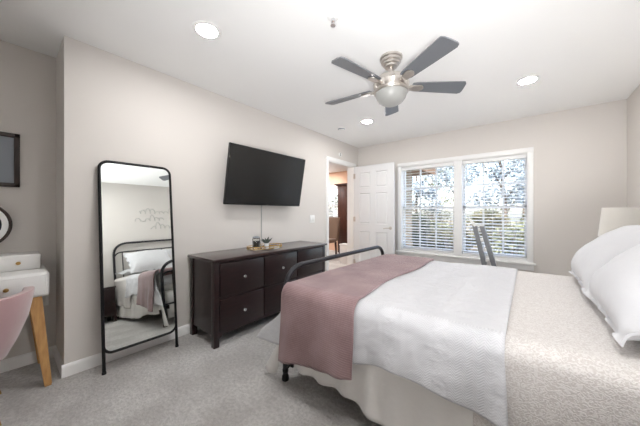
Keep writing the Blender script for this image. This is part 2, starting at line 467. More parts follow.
# ------------------------------------------------------------------ the room beyond the doorway
b = B()
box(b, -4.2, -2.9, 6.55, 6.7, 0, H); box(b, -1.86, 0, 6.55, 6.7, 0, H); box(b, -2.9, -1.86, 6.55, 6.7, 0, .86); box(b, -2.9, -1.86, 6.55, 6.7, 1.96, H)
struct(obj('wall_next_room_back', b, 'peach', origin=(0, 0, 0)))
b = B(); box(b, -.12, 0, D + .15, 6.7, 0, H); struct(obj('wall_next_room_right', b, 'peach', origin=(0, 0, 0)))
b = B(); box(b, -4.35, -4.2, 2.2, 6.7, 0, H); struct(obj('wall_next_room_left', b, 'peach', origin=(0, 0, 0)))
b = B(); box(b, -4.2, -.12, 2.05, 2.2, 0, H); struct(obj('wall_next_room_front', b, 'peach', origin=(0, 0, 0)))
b = B()
for x0, x1 in ((-2.96, -2.89), (-1.87, -1.80)): box(b, x0, x1, 6.53, 6.55, .80, 2.02, .004)
box(b, -2.96, -1.80, 6.53, 6.55, 1.95, 2.02, .004); box(b, -2.98, -1.78, 6.50, 6.55, .83, .86, .004); box(b, -2.96, -1.8, 6.535, 6.55, .76, .83)
struct(obj('trim_3', b, 'white_trim', origin=(0, 0, 0)))
window_unit(3, -2.9, -1.86, 6.59, .86, 1.96)
tb = thing('window_blind', (-2.38, 6.58, .87), 'white slatted blind in the peach room beyond the doorway', 'blind')
b = B()
for k in range(22):
    z = .90 + k * .047
    prism(b, [(6.556, z - .006), (6.588, z + .004), (6.588, z + .0015), (6.556, z - .0085)], -2.89, -1.87, 'x')
obj('slats', b, 'blind', tb); obj('head_rail', bx(-2.89, -1.87, 6.553, 6.589, 1.92, 1.957), 'blind', tb)

t = thing('armoire', (-1.2, 6.2, 0), 'tall dark brown wooden cabinet beside the window of the peach room', 'cabinet')
obj('carcass', bx(-1.60, -.80, 5.95, 6.53, .06, 1.92, bev=.006), 'dark_wood', t)
obj('plinth', bx(-1.58, -.82, 5.98, 6.52, .0, .06), 'dark_wood', t)
b = B(); box(b, -1.63, -.77, 5.92, 6.54, 1.92, 1.95, .008); box(b, -1.67, -.73, 5.88, 6.545, 1.95, 1.985, .01); obj('cornice', b, 'dark_wood', t)
for x0, x1, hx in ((-1.585, -1.205, -1.23), (-1.195, -.815, -1.17)):
    d = obj('door', bx(x0, x1, 5.932, 5.95, .1, 1.9, bev=.004), 'dark_wood', t)
    b = B(); lathe(b, [(.004, 0), (.004, -.02), (.012, -.024), (.008, -.034), (0, -.035)], (hx, 5.932, 1.0), 12, 'y'); obj('knob', b, 'nickel', d)

t = thing('dining_chair', (-1.55, 5.35, 0), 'taupe upholstered high-back chair with dark legs seen through the doorway', 'chair')
obj('seat', bx(-1.80, -1.32, 5.02, 5.52, .40, .50, bev=.03, seg=3), 'tan_uphol', t)
b = B(); rows = []
for i in range(11):
    z = .44 + .62 * i / 10; rows.append([])
    for j in range(24):
        a = 2 * PI * j / 24; ca, sa = math.cos(a), math.sin(a); n = .35
        rows[-1].append((-1.56 + .24 * math.copysign(abs(ca) ** n, ca), 5.55 + .10 * (i / 10) + .045 * math.copysign(abs(sa) ** n, sa) * (1 if i < 10 else .6), z - (.012 * abs(ca) if i == 10 else 0)))
vs = grid(b, rows, None, True); b.faces.new(vs[0][::-1]); b.faces.new(vs[-1]); obj('backrest', b, 'tan_uphol', t)
for x, y in ((-1.77, 5.06), (-1.35, 5.06), (-1.77, 5.50), (-1.35, 5.50)):
    b = B(); taper(b, (x, y, .41), (x, y + (.03 if y > 5.3 else -.01), 0), .022, .014); obj('leg', b, 'dark_wood', t)
t = thing('side_table', (-1.95, 4.9, 0), 'dark side table with a pale top in front of the taupe chair', 'table')
obj('table_top', bx(-2.2, -1.52, 4.45, 4.95, .60, .63, bev=.006), 'paper', t)
for x, y in ((-2.17, 4.49), (-1.55, 4.49), (-2.17, 4.91), (-1.55, 4.91)): obj('leg', bx(x - .02, x + .02, y - .02, y + .02, 0, .60), 'black_metal', t)
t = thing('storage_box', (-.72, 5.0, 0), 'white box standing beside the dark brown cabinet past the doorway', 'box')
obj('carton', bx(-.84, -.60, 4.95, 5.15, 0, .42, bev=.004), 'paper', t); obj('lid', bx(-.85, -.59, 4.94, 5.16, .42, .45, bev=.004), 'paper', t)

# ------------------------------------------------------------------ recessed lights, smoke detector, sprinkler
L0 = thing('recessed_light', (.838, .895, H), 'round recessed ceiling light above the leaning floor mirror', 'light', 'recessed ceiling lights')
b = B(); lathe(b, [(.066, -.001), (.07, -.006), (.085, -.007), (.094, -.003), (.095, .0)], (0, 0, 0), 36); bmesh.ops.translate(b, verts=b.verts, vec=L0.location)
obj('trim_ring', b, 'white_trim', L0)
b = B(); lathe(b, [(0, -.0035), (.04, -.0035), (.0665, -.003), (.0665, -.0005)], (0, 0, 0), 36); bmesh.ops.translate(b, verts=b.verts, vec=L0.location)
obj('lens', b, 'lens', L0)
dup(L0, (2.57, 3.166, H), 'round recessed ceiling light above the right half of the window')
dup(L0, (.837, 3.183, H), 'round recessed ceiling light near the open door, behind the fan')
dup(L0, (2.57, .895, H), 'round recessed ceiling light over the near side of the bed, out of the frame')
M['lens_next_added'] = M['lens'].copy(); M['lens_next_added'].node_tree.nodes['Principled BSDF'].inputs['Emission Strength'].default_value = LAMP * 2.6  # stronger lens for the unseen lights added to brighten the peach room
L1 = dup(L0, (-2.6, 4.6, H), 'round recessed light added unseen to brighten the peach room, nearer its front wall')
for ch in L1.children:
    if ch.name.startswith('lens'): ch.data = ch.data.copy(); ch.data.materials[0] = M['lens_next_added']
dup(L1, (-1.2, 4.2, H), 'round recessed light added unseen to brighten the peach room, just past the doorway')
dup(L1, (-2.4, 5.9, H), 'round recessed light added unseen to brighten the peach room, in front of its window')

t = thing('smoke_detector', (.408, 3.187, H), 'small white smoke detector on the ceiling left of the recessed light by the door', 'smoke detector')
b = B(); lathe(b, [(0, -.036), (.03, -.036), (.045, -.03), (.055, -.012), (.056, 0)], t.location, 28); obj('body', b, 'plastic_white', t)
b = B(); lathe(b, [(.048, -.029), (.050, -.027), (.053, -.018), (.0545, -.016)], t.location, 28); obj('vent_ring', b, 'mat_grey', t)
t = thing('fire_sprinkler', (1.592, 1.347, H), 'small chrome fire sprinkler head hanging from the ceiling left of the fan', 'sprinkler')
c = t.location
b = B(); lathe(b, [(.018, -.012), (.028, -.011), (.036, -.005), (.038, 0)], c, 24); obj('escutcheon', b, 'plastic_white', t)
b = B(); lathe(b, [(.0, -.03), (.010, -.03), (.012, -.024), (.012, -.005)], c, 14)
for s in (-1, 1): tube(b, [c + Vector((.008 * s, 0, -.026)), c + Vector((.014 * s, 0, -.04)), c + Vector((.005 * s, 0, -.056))], .0025, 6)
obj('frame', b, 'chrome', t)
b = B(); lathe(b, [(0, -.058), (.016, -.058), (.017, -.056), (0, -.055)], c, 20); obj('deflector', b, 'chrome', t)

# ------------------------------------------------------------------ ceiling fan
FX, FYc = 1.703, 2.0
t = thing('ceiling_fan', (FX, FYc, H), 'brushed nickel ceiling fan with five grey blades and a frosted globe', 'ceiling fan')
c = (FX, FYc, 0)
b = B(); lathe(b, [(.035, 2.355), (.05, 2.36), (.052, 2.375), (.066, 2.38), (.068, 2.395), (.08, 2.40), (.082, 2.418), (.09, 2.424), (.091, 2.44)], c, 36); obj('canopy', b, 'nickel', t)
b = B(); lathe(b, [(.016, 2.28), (.016, 2.36)], c, 16); obj('downrod', b, 'nickel', t)
b = B(); lathe(b, [(.02, 2.315), (.03, 2.312), (.045, 2.292), (.085, 2.28), (.118, 2.268), (.125, 2.255), (.128, 2.235), (.139, 2.225), (.136, 2.20), (.132, 2.172), (.128, 2.166)], c, 40); obj('motor_housing', b, 'nickel', t)
for k in range(20):
    b = B(); a = 2 * PI * k / 20; tube(b, [(FX + r * math.cos(a), FYc + r * math.sin(a), z) for r, z in ((.130, 2.238), (.139, 2.225), (.136, 2.20), (.132, 2.174))], .0035, 6)
    obj('rib', b, 'nickel', t)
b = B(); lathe(b, [(.118, 2.168), (.136, 2.166), (.139, 2.158), (.136, 2.150), (.125, 2.148)], c, 40); obj('light_ring', b, 'nickel', t)
b = B(); lathe(b, [(.126, 2.150), (.125, 2.135), (.115, 2.105), (.094, 2.078), (.06, 2.058), (.025, 2.05), (0, 2.049)], c, 36); obj('globe', b, 'globe', t)
for k in range(5):
    ang = math.radians(-31 + 72 * k); R = Matrix.Translation((FX, FYc, 2.205)) @ Matrix.Rotation(ang, 4, 'Z') @ Matrix.Rotation(math.radians(-13), 4, 'X')
    b = B(); poly = []
    for x, y in ((.17, -.042), (.20, -.05), (.40, -.062), (.57, -.070), (.585, -.068), (.598, -.05), (.606, 0), (.61, .04), (.605, .058), (.585, .068), (.40, .060), (.20, .048), (.17, .04)): poly.append((x, y))
    prism(b, poly, -.004, .004); bmesh.ops.transform(b, matrix=R, verts=b.verts)
    bl = obj('blade', b, 'blade', t)
    b = B(); prism(b, [(.115, -.02), (.15, -.018), (.19, -.032), (.24, -.034), (.262, -.015), (.265, 0), (.262, .015), (.24, .034), (.19, .032), (.15, .018), (.115, .02)], -.018, -.005)
    bmesh.ops.bevel(b, geom=b.edges[:], offset=.003, segments=1, affect='EDGES')
    box(b, .10, .17, -.02, .02, -.026, -.008, .005)
    bmesh.ops.transform(b, matrix=R, verts=b.verts); obj('blade_arm', b, 'nickel', bl)

# ------------------------------------------------------------------ television on a tilted mount
t = thing('television', (.12, 2.014, 1.26), 'flat black television tilted down on the wall above the dresser', 'television')
th = .184; TW, TH = 1.12, .64
R = Matrix.Translation((.177, 2.014, 1.574)) @ Matrix.Rotation(math.radians(-1), 4, 'Z') @ Matrix.Rotation(th, 4, 'Y')
def tvp(name, mat, bm, par):
    bmesh.ops.transform(bm, matrix=R, verts=bm.verts); return obj(name, bm, mat, par)
tvp('cabinet', 'tv_black', bx(-.03, .0, -TW / 2, TW / 2, -TH / 2, TH / 2, bev=.006), t)
tvp('back_housing', 'tv_black', bx(-.06, -.028, -TW * .36, TW * .36, -TH * .36, TH * .22, bev=.015), t)
tvp('screen', 'screen', bx(-.002, .0015, -TW / 2 + .009, TW / 2 - .009, -TH / 2 + .016, TH / 2 - .009), t)
tvp('logo_bar', 'chrome', bx(.0, .0015, -.02, .02, -TH / 2 + .005, -TH / 2 + .009), t)
b = B(); box(b, .0, .02, 1.85, 2.18, 1.42, 1.72, .003); box(b, .015, .13, 1.93, 1.96, 1.53, 1.57); box(b, .015, .13, 2.07, 2.10, 1.53, 1.57); obj('wall_mount', b, 'black_metal', t)
b = B(); pts = [(.006, 2.02, 1.40), (.006, 2.02, .80)]; box(b, .0, .010, 2.014, 2.026, .70, 1.40, .003)
tag(obj('cord_cover', b, 'cord_grey'), 'thin grey cord cover running down the wall from television to dresser', 'cord cover')
t = thing('light_switch', (.004, 2.985, 1.02), 'white light switch plate on the wall between television and doorway', 'light switch')
obj('plate', bx(0, .006, 2.93, 3.045, 1.02, 1.137, bev=.003), 'plastic_white', t)
for y in (2.962, 3.012): obj('rocker', bx(.005, .010, y - .016, y + .016, 1.045, 1.112, bev=.002), 'plastic_white', t)
t = thing('door_sensor', (.01, 3.74, 2.15), 'small round white sensor with a dark slot above the door frame', 'sensor')
b = B(); lathe(b, [(.0, .022), (.03, .02), (.038, .012), (.04, 0)], (0, 3.74, 2.195), 24, 'x'); obj('cover', b, 'plastic_white', t)
b = B(); tube(b, [(.023, 3.735 - .014 * math.cos(a), 2.195 + .026 * math.sin(a)) for a in [PI * (k / 10 - .5) for k in range(11)]], .003, 6); obj('slot', b, 'lens_black', t)

# ------------------------------------------------------------------ dresser
t = thing('dresser', (.26, 1.915, 0), 'dark espresso wooden dresser with six drawers below the television', 'dresser')
Y0, Y1, XF, XB, ZT = 1.14, 2.69, .485, .03, .745
obj('top', bx(XB - .01, XF + .022, Y0 - .018, Y1 + .018, ZT, ZT + .025, bev=.004), 'espresso_top', t)
for x0, x1 in ((XF - .05, XF), (XB, XB + .05)):
    for y0_, y1_ in ((Y0, Y0 + .05), (Y1 - .05, Y1)): obj('corner_post', bx(x0, x1, y0_, y1_, .0, ZT, bev=.003), 'espresso', t)
for ya, yb in ((Y0 + .012, Y0 + .03), (Y1 - .03, Y1 - .012)): obj('side_panel', bx(XB + .045, XF - .045, ya, yb, .10, ZT), 'espresso', t)
b = B(); box(b, XB, XB + .012, Y0 + .04, Y1 - .04, .10, ZT); obj('back_panel', b, 'espresso', t)
b = B(); prism(b, [(Y0 + .045, .065), (Y0 + .09, .10), (Y1 - .09, .10), (Y1 - .045, .065), (Y1 - .045, .125), (Y0 + .045, .125)], XF - .03, XF - .006, 'x')
box(b, XF - .03, XF - .006, Y0 + .045, Y1 - .045, .405, .43); box(b, XF - .03, XF - .006, Y0 + .045, Y1 - .045, .725, .747)
cw = (Y1 - Y0 - .1) / 3
for k in (1, 2): box(b, XF - .03, XF - .006, Y0 + .05 + cw * k - .012, Y0 + .05 + cw * k + .012, .12, .73)
obj('face_frame', b, 'espresso', t)
for k in range(3):
    for za, zb in ((.428, .727), (.122, .408)):
        ya, yb = Y0 + .05 + cw * k + .006, Y0 + .05 + cw * (k + 1) - .006
        b = bx(XF - .022, XF + .004, ya, yb, za + .004, zb - .004, bev=.003)
        box(b, XB + .03, XF - .022, ya + .02, yb - .02, za + .02, zb - .05)
        d = obj('drawer', b, 'espresso', t)
        b = B(); lathe(b, [(.005, 0), (.006, .012), (.013, .018), (.016, .025), (.013, .031), (0, .033)], (XF + .004, (ya + yb) / 2, (za + zb) / 2), 18, 'x'); obj('knob', b, 'chrome', d)

# tray with jar and little plant, on the dresser
ZD = ZT + .025
t = thing('tray', (.25, 1.88, ZD), 'oval gold-rimmed tray on the dresser below the television', 'tray')
b = B()
def ell(a, rx, ry): return (.25 + rx * math.cos(a), 1.88 + ry * math.sin(a))
prism(b, [ell(2 * PI * k / 40, .125, .225) for k in range(40)], ZD, ZD + .005); obj('base', b, 'mirror', t)
b = B()
for z in (.008, .032): tube(b, [ell(2 * PI * k / 48, .127, .227) + (ZD + z,) for k in range(48)], .004, 6, True)
for k in range(24):
    a = 2 * PI * k / 24; tube(b, [ell(a, .127, .227) + (ZD + .006,), ell(a + .13, .127, .227) + (ZD + .032,)], .0025, 5)
obj('rim', b, 'gold', t)
t = thing('candle_jar', (.24, 1.765, ZD + .006), 'dark glass candle jar on the left of the dresser tray', 'jar')
b = B(); lathe(b, [(.040, .0), (.043, .004), (.043, .108), (.038, .114), (.038, .12), (.035, .12), (.035, .11), (.038, .012), (0, .010)], t.location, 28); obj('jar', b, 'glass', t)
b = B(); lathe(b, [(0, .0115), (.036, .0125), (.036, .088), (0, .09)], t.location, 24); obj('wax', b, 'candle', t)
b = B(); lathe(b, [(.0, .138), (.012, .138), (.040, .131), (.041, .1215), (0, .1212)], t.location, 24); obj('lid', b, 'mat_grey', t)
t = thing('potted_plant', (.25, 1.90, ZD + .006), 'tiny potted plant with spread leaves on the dresser tray beside the jar', 'plant')
b = B(); lathe(b, [(.022, 0), (.03, .045), (.031, .05), (.027, .05), (.026, .04), (0, .04)], t.location, 20); obj('pot', b, 'paper', t)
b = B()
for k in range(16):
    a = k * 2.4; l = .07 + .035 * rnd.random(); up = .55 + .75 * rnd.random(); p = t.location + Vector((0, 0, .038))
    d = Vector((math.cos(a) * math.cos(up), math.sin(a) * math.cos(up), math.sin(up)))
    tube(b, [p, p + d * l * .5 + Vector((0, 0, .006)), p + d * l], lambda q: .002 + .011 * math.sin(PI * min(1, q * 1.0 + .05)) if q < .99 else .001, 6)
obj('leaves', b, 'plant', t)
t = thing('glass_cup', (.215, 1.83, ZD + .006), 'small clear glass cup between jar and plant on the tray', 'cup')
b = B(); lathe(b, [(.02, 0), (.026, .003), (.03, .07), (.028, .07), (.024, .006), (0, .005)], t.location, 24); obj('cup', b, 'glass', t)

# ------------------------------------------------------------------ leaning floor mirror
t = thing('floor_mirror', (.18, .713, 0), 'tall black metal framed mirror leaning against the wall left of the dresser', 'mirror')
ya, yb = .464, .962; x_b, x_t = .183, .022; ZM = 1.572
def lean(z): return x_b + (x_t - x_b) * z / ZM
def fp(y, z): return (lean(z), y, z)
zr = .135; rr = .06
pts = []
def arc(cy, cz, a0, a1, n=7):
    return [fp(cy + rr * math.cos(a0 + (a1 - a0) * k / n), cz + rr * math.sin(a0 + (a1 - a0) * k / n)) for k in range(n + 1)]
top = arc(ya + rr, ZM - rr, PI, PI / 2) + arc(yb - rr, ZM - rr, PI / 2, 0)
b = B(); tube(b, [fp(ya, .04)] + top + [fp(yb, .04)], .0108, 12)
obj('frame', b, 'black_metal', t)
bot = arc(ya + rr, zr + rr, PI, 1.5 * PI) + arc(yb - rr, zr + rr, 1.5 * PI, 2 * PI)
b = B(); tube(b, bot, .010, 12); obj('bottom_rail', b, 'black_metal', t)
for y in (ya, yb):
    b = B(); tube(b, [fp(y, .045), fp(y, .008)], .0115, 12); lathe(b, [(.014, 0), (.014, .012), (.0125, .016)], (lean(0), y, 0), 14); obj('foot', b, 'black_metal', t)
ring = [p for p in top] + [p for p in bot[::-1]]
nrm = Vector((ZM, 0, x_b - x_t)).normalized()
def slab(off0, off1, shrink):
    b = B(); cy, cz = (ya + yb) / 2, (ZM + zr) / 2; lo, hi = [], []
    for p in ring:
        p = Vector(p); q = Vector(fp(cy + (p.y - cy) * shrink, cz + (p.z - cz) * shrink))
        lo.append(b.verts.new(q + nrm * off0)); hi.append(b.verts.new(q + nrm * off1))
    b.faces.new(lo[::-1]); b.faces.new(hi); n = len(ring)
    for i in range(n): b.faces.new((lo[i], lo[(i + 1) % n], hi[(i + 1) % n], hi[i]))
    return b
obj('backing', slab(-.008, -.001, .985), 'black_metal', t)
obj('mirror_glass', slab(-.0005, .003, .985), 'mirror', t)

# ------------------------------------------------------------------ bed frame
YN, YF = 1.25, 2.82; XFo, XHe = 1.25, 3.39
t = thing('metal_bed', (2.3, 2.02, 0), 'dark pewter metal bed frame with curved headboard and footboard tubes', 'bed')
def arch(x, ztop, r, rad, low=.0):
    b = B(); tube(b, fillet([(x, YN, low), (x, YN, ztop), (x, YF, ztop), (x, YF, low)], r, 8), rad, 12); return b
hb = obj('headboard', arch(XHe, 1.29, .20, .018, .05), 'pewter', t)
b = B(); tube(b, fillet([(XHe, YN, .95), (XHe, YN, 1.13), (XHe, YF, 1.13), (XHe, YF, .95)], .12, 8), .011, 10)
tube(b, [(XHe, YN, .55), (XHe, YF, .55)], .011, 10); obj('rail', b, 'pewter', hb)
for k in range(7):
    y = 2.02 + (k - 3) * .215; b = B(); tube(b, [(XHe, y, .55), (XHe, y, 1.13)], .0075, 8); obj('spindle', b, 'pewter', hb)
fb = obj('footboard', arch(XFo,   .785, .17, .019, .05), 'pewter', t)
b = B(); tube(b, fillet([(XFo, YN, .50), (XFo, YN, .655), (XFo, YF, .655), (XFo, YF, .50)], .09, 8), .010, 10)
tube(b, [(XFo, YN, .26), (XFo, YF, .26)], .011, 10); obj('rail', b, 'pewter', fb)
for k in range(7):
    y = 2.02 + (k - 3) * .215; b = B(); tube(b, [(XFo, y, .26), (XFo, y, .655)], .0075, 8); obj('spindle', b, 'pewter', fb)
for y in (YN + .05, YF - .05):
    b = B(); box(b, XFo, XHe, y - .012, y + .012, .20, .245, .003); obj('side_rail', b, 'black_metal', t)
for x, par in ((XHe, hb), (XFo, fb)):
    for y in (YN, YF):
        b = B(); lathe(b, [(.024, 0), (.026, .006), (.024, .03), (.018, .04), (.018, .055), (.021, .06), (.021, .075), (.0175, .085)], (x, y, 0), 18); obj('foot', b, 'black_metal', par)
        b = B(); s = 1 if y == YN else -1
        box(b, x - .012, x + .012 + (.05 if x == XFo else 0), y + .012 * s - .004, y + .012 * s + .012, .10, .25, .003)
        tube(b, [(x + (.02 if x == XFo else -.02), y, .09), (x + (.055 if x == XFo else -.055), y, .13), (x + (.04 if x == XFo else -.04), y, .2)], .008, 6)
        obj('bracket', b, 'black_metal', par)
tag(obj('box_spring', bx(1.30, 3.36, 1.262, 2.778, .25, .42, bev=.02, seg=3), 'mattress'), 'pale box spring hidden under the mattress', 'box spring')
tag(obj('mattress', bx(1.30, 3.36, 1.25, 2.79, .42, .655, bev=.05, seg=4), 'mattress'), 'white mattress under the quilt on the metal bed', 'mattress')

# ------------------------------------------------------------------ draped bedding
def drape(xl, xr, nx, yn, yf, zt, hem_n, hem_f, Rr, drop=0, ext=None, side=None, wr=.004, seed=0, ns=22, ntp=46):
    """cloth over the bed: rows run from the near hem over the top to the far hem; columns run from foot to head"""
    rows, uvs = [], []
    spec = [('n', k / ns) for k in range(ns)] + [('an', k / 7) for k in range(7)] + [('t', k / ntp) for k in range(ntp + 1)] + [('af', k / 7) for k in range(1, 8)] + [('f', k / ns) for k in range(1, ns + 1)]
    nd = 9 if drop else 0
    acc = None
    for sg, q in spec:
        row, uv = [], []
        for j in range(-nd, nx + 1):
            if sg == 'n': ts = 1 - q
            elif sg == 'f': ts = q
            else: ts = 0
            s = max(j, 0) / nx
            yq = {'n': 0, 'an': 0, 't': q, 'af': 1, 'f': 1}[sg]
            a_, b_ = xl(sg, ts, yq), xr(sg, ts, yq)
            x = a_ + (b_ - a_) * s
            hn, hf = hem_n(x), hem_f(x)
            if sg == 'n': y, z, n = yn, hn + (zt - Rr - hn) * q, Vector((0, -1, 0)); v = (zt - Rr - hn) * (q - 1)
            elif sg == 'f': y, z, n = yf, zt - Rr + (hf - zt + Rr) * q, Vector((0, 1, 0)); v = yf - yn + (zt - Rr - hf) * q + .1
            elif sg == 'an':
                a = PI / 2 * q; y, z = yn + Rr - Rr * math.cos(a), zt - Rr + Rr * math.sin(a); n = Vector((0, -math.cos(a), math.sin(a))); v = Rr * a
            elif sg == 'af':
                a = PI / 2 * q; y, z = yf - Rr + Rr * math.sin(a), zt - Rr + Rr * math.cos(a); n = Vector((0, math.sin(a), math.cos(a))); v = yf - yn + Rr * a
            else:
                y, z, n = yn + Rr + (yf - yn - 2 * Rr) * q, zt, Vector((0, 0, 1)); v = .1 + (yf - yn - 2 * Rr) * q
            p = Vector((x, y, z))
            d = wr * (nz(x, v, seed, 3.1) + .5 * nz(x, v, seed + 5, 9))
            if sg == 't': d += wr * .6 * nz(x, v, seed + 9, 1.6)
            if side and ts > 0: d += side(x, ts, sg)
            if j < 0:
                e = -j / nd * drop
                if ts == 0 and sg in ('t',):
                    rr2 = .05; a = min(e / rr2, PI / 2)
                    p += Vector((-rr2 * math.sin(a), 0, -rr2 * (1 - math.cos(a)) - max(0, e - rr2 * PI / 2)))
                    if a > 1: n = Vector((-1, 0, 0))
                    d *= .6
                else:
                    tt = ts; dx, dz = ext(tt, e / drop) if ext else (0, 0)
                    p += Vector((-dx, 0, -dz))
            row.append(p + n * d); uv.append((x - (max(0, -j) / max(nd, 1)) * drop, v))
        rows.append(row); uvs.append(uv)
    b = B(); grid(b, rows, uvs); return b

def cloth_obj(name, bm, mat, thick, label, cat):
    o = obj(name, bm, mat, None, 70)
    m = o.modifiers.new('thickness', 'SOLIDIFY'); m.thickness = thick; m.offset = -1
    return tag(o, label, cat)
def fold(amp, k1, k2, ph):
    def f(x, ts, sg):
        return ts ** 1.2 * (amp * (math.sin(x * k1 + ph) + .6 * math.sin(x * k2 + 2.1 * ph + 1.5 * ts)) + amp * 1.2)
    return f
cv = drape(lambda sg, ts, q: 2.40, lambda sg, ts, q: 3.30, 44, 1.205, 2.835, .676, lambda x: .22 + .02 * math.sin(x * 7), lambda x: .25, .07,
           side=fold(.012, 17, 9, 1.3), wr=.007, seed=31)
cloth_obj('coverlet', cv, 'coverlet', .006, 'beige textured coverlet hanging over the head half of the bed', 'coverlet')
def qhem(x):
    return .385 + .022 * math.sin((x - 1.95) * 9) * (1 if x > 1.8 else 0) + (.03 if x > 2.0 else .0) * 0 - .10 * max(0, (1.62 - x) / .3)
def qext(ts, e): return (.30 * e * (.15 + .85 * ts) * (.25 + .75 * min(1, ts * 1.4)), .02 * e)
qd = drape(lambda sg, ts, q: 1.335, lambda sg, ts, q: 2.505 + .012 * ts, 76, 1.192, 2.845, .688, qhem, lambda x: .3, .075, drop=.22, ext=qext,
           side=fold(.012, 15, 27, .4), wr=.008, seed=3)
cloth_obj('quilt', qd, 'quilt', .007, 'white chevron-stitched quilt spread over the foot half of the bed', 'quilt')
def thr_r(sg, ts, q): return 1.845 - .02 * q + .012 * math.sin(q * 11 + 1) - (.015 * math.sin(q * 5) if sg == 't' else 0) + .01 * ts
def thr_l(sg, ts, q): return 1.325 - .02 * ts
def them(x): return .205 + .10 * (x - 1.3) / .56
fq = fold(.012, 15, 27, .4); ft = fold(.005, 21, 47, 2.0)
tw = drape(thr_l, thr_r, 44, 1.166, 2.86, .703, them, lambda x: .30, .085, drop=.12, ext=lambda ts, e: (.03 * e * (1 - ts), .0),
           side=lambda x, ts, sg: fq(x, ts, sg) + ft(x, ts, sg) + .012 * ts, wr=.006, seed=3)
cloth_obj('throw_blanket', tw, 'mauve', .011, 'dusty mauve plush throw laid across the foot of the bed', 'blanket')

# bed skirt with soft pleats
def skirt():
    b = B(); rows = []; uvs = []
    path = []
    for k in range(200):
        x = 3.34 - (3.34 - 1.06) * k / 199; path.append((x, 1.258, Vector((0, -1, 0)), x))
    for i in range(15):
        q = i / 14; row = []
        for x, y, n, s in path:
            pl = .014 * q * (math.sin(s * 40) + .6 * math.sin(s * 13 + 1))
            zb = .145 + .008 * math.sin(s * 6) - .095 * max(0, min(1, (s - 1.8) / .35))
            if s < 1.36: zb = .21 if s > 1.215 else max(.03, .21 - .18 * (1.215 - s) / .03)
            xx = x if x > 1.36 else 1.36 - (1.36 - x) * (.25 + .75 * q)
            row.append((xx, 1.226 - pl - .012 * q, .43 + (zb - .43) * q - (.05 * max(0, (1.36 - x) / .3) * (1 - q))))
        rows.append(row)
    grid(b, rows)
    # far side and foot panels
    rows = [[(1.34 + 2.0 * k / 60, 2.785 + .01 * i / 4 * math.sin(k * .9), .40 - .32 * i / 4) for k in range(61)] for i in range(5)]; grid(b, rows)
    rows = [[(1.29 - .008 * i / 4 * math.sin(k * .9) - .0, 1.30 + 1.44 * k / 44, .40 - .32 * i / 4) for k in range(45)] for i in range(5)]; grid(b, rows)
    return b
o = obj('bed_skirt', skirt(), 'skirt', None, 70); m = o.modifiers.new('thickness', 'SOLIDIFY'); m.thickness = .003
tag(o, 'ivory pleated bed skirt hanging below the quilt to the carpet', 'bed skirt')

# pillows
def pillow(w, h, th, fl, seed, puff=.5):
    b = B(); n = 34; rows = {1: [], -1: []}
    for s in (1, -1):
        for i in range(n + 1):
            row = []
            for j in range(n + 1):
                u = 2 * i / n - 1; v = 2 * j / n - 1
                uu, vv = u * (1 + fl), v * (1 + fl * w / h)
                bu, bv = min(1, abs(uu)), min(1, abs(vv))
                tt = th * ((1 - bu ** 2.6) * (1 - bv ** 2.6)) ** puff + .004
                cx = 1 - .06 * (1 - bv ** 2) * abs(u) * abs(u); cy = 1 - .06 * (1 - bu ** 2) * v * v
                wv = .006 * nz(u * 2.2, v * 2.2, seed, 1.3) + .0035 * nz(u * 7, v * 4, seed + 3, 1)
                edge = max(abs(u), abs(v))
                ruf = .012 * math.sin(14 * (u if abs(v) > abs(u) else v) + seed) * max(0, (edge - .9) / .1)
                row.append((s * (tt + wv * min(1, tt / .03)) + ruf, uu * w / 2 * cx, vv * h / 2 * cy))
            rows[s].append(row)
    g1 = grid(b, rows[1]); g2 = grid(b, rows[-1])
    bmesh.ops.remove_doubles(b, verts=b.verts, dist=.0001)
    bd = [(g1[0][j], g2[0][j]) for j in range(n)] if False else None
    es = [e for e in b.edges if len(e.link_faces) == 1]
    bmesh.ops.bridge_loops(b, edges=es)
    return b
def place_pillow(y, x, z, lean, yaw, label, seed, w=.70, h=.50, th=.13, roll=0):
    b = pillow(w, h, th, .07, seed)
    R = Matrix.Translation((x, y, z)) @ Matrix.Rotation(math.radians(yaw), 4, 'Z') @ Matrix.Rotation(math.radians(lean), 4, 'Y') @ Matrix.Rotation(math.radians(roll), 4, 'X')
    bmesh.ops.transform(b, matrix=R, verts=b.verts)
    tag(obj('pillow', b, 'pillow', None, 60), label, 'pillow', 'white bed pillows')
place_pillow(1.69, 3.015, .90, 47, 0, 'white ruffle-edged pillow on the near side of the bed against the headboard', 4, w=.66, h=.49)
place_pillow(2.39, 3.015, .90, 47, 0, 'white ruffle-edged pillow on the far side of the bed, next to the lamp', 9, w=.68, h=.49)
place_pillow(1.62, 3.17, .752, 87, 0, 'white pillow lying flat behind the near leaning pillow, seen in the floor mirror', 15, w=.70, h=.31, th=.055)

# ------------------------------------------------------------------ nightstands, lamps, wall script
def nightstand(y0, y1, label):
    t = thing('nightstand', (3.2, (y0 + y1) / 2, 0), label, 'nightstand', 'nightstands beside the bed')
    x0, x1 = 3.0, 3.41
    obj('top', bx(x0 - .012, x1, y0 - .01, y1 + .01, .53, .555, bev=.004), 'espresso', t)
    obj('carcass', bx(x0, x1, y0, y1, .09, .53), 'espresso', t)
    for x in (x0, x1 - .045):
        for y in (y0, y1 - .045): obj('leg', bx(x, x + .045, y, y + .045, 0, .09), 'espresso', t)
    for za, zb in ((.32, .52), (.105, .305)):
        d = obj('drawer', bx(x0 - .016, x0 + .0, y0 + .015, y1 - .015, za, zb, bev=.003), 'espresso', t)
        b = B(); lathe(b, [(.005, 0), (.006, -.012), (.013, -.018), (.016, -.025), (.013, -.031), (0, -.033)], (x0 - .016, (y0 + y1) / 2, (za + zb) / 2), 16, 'x'); obj('knob', b, 'chrome', d)
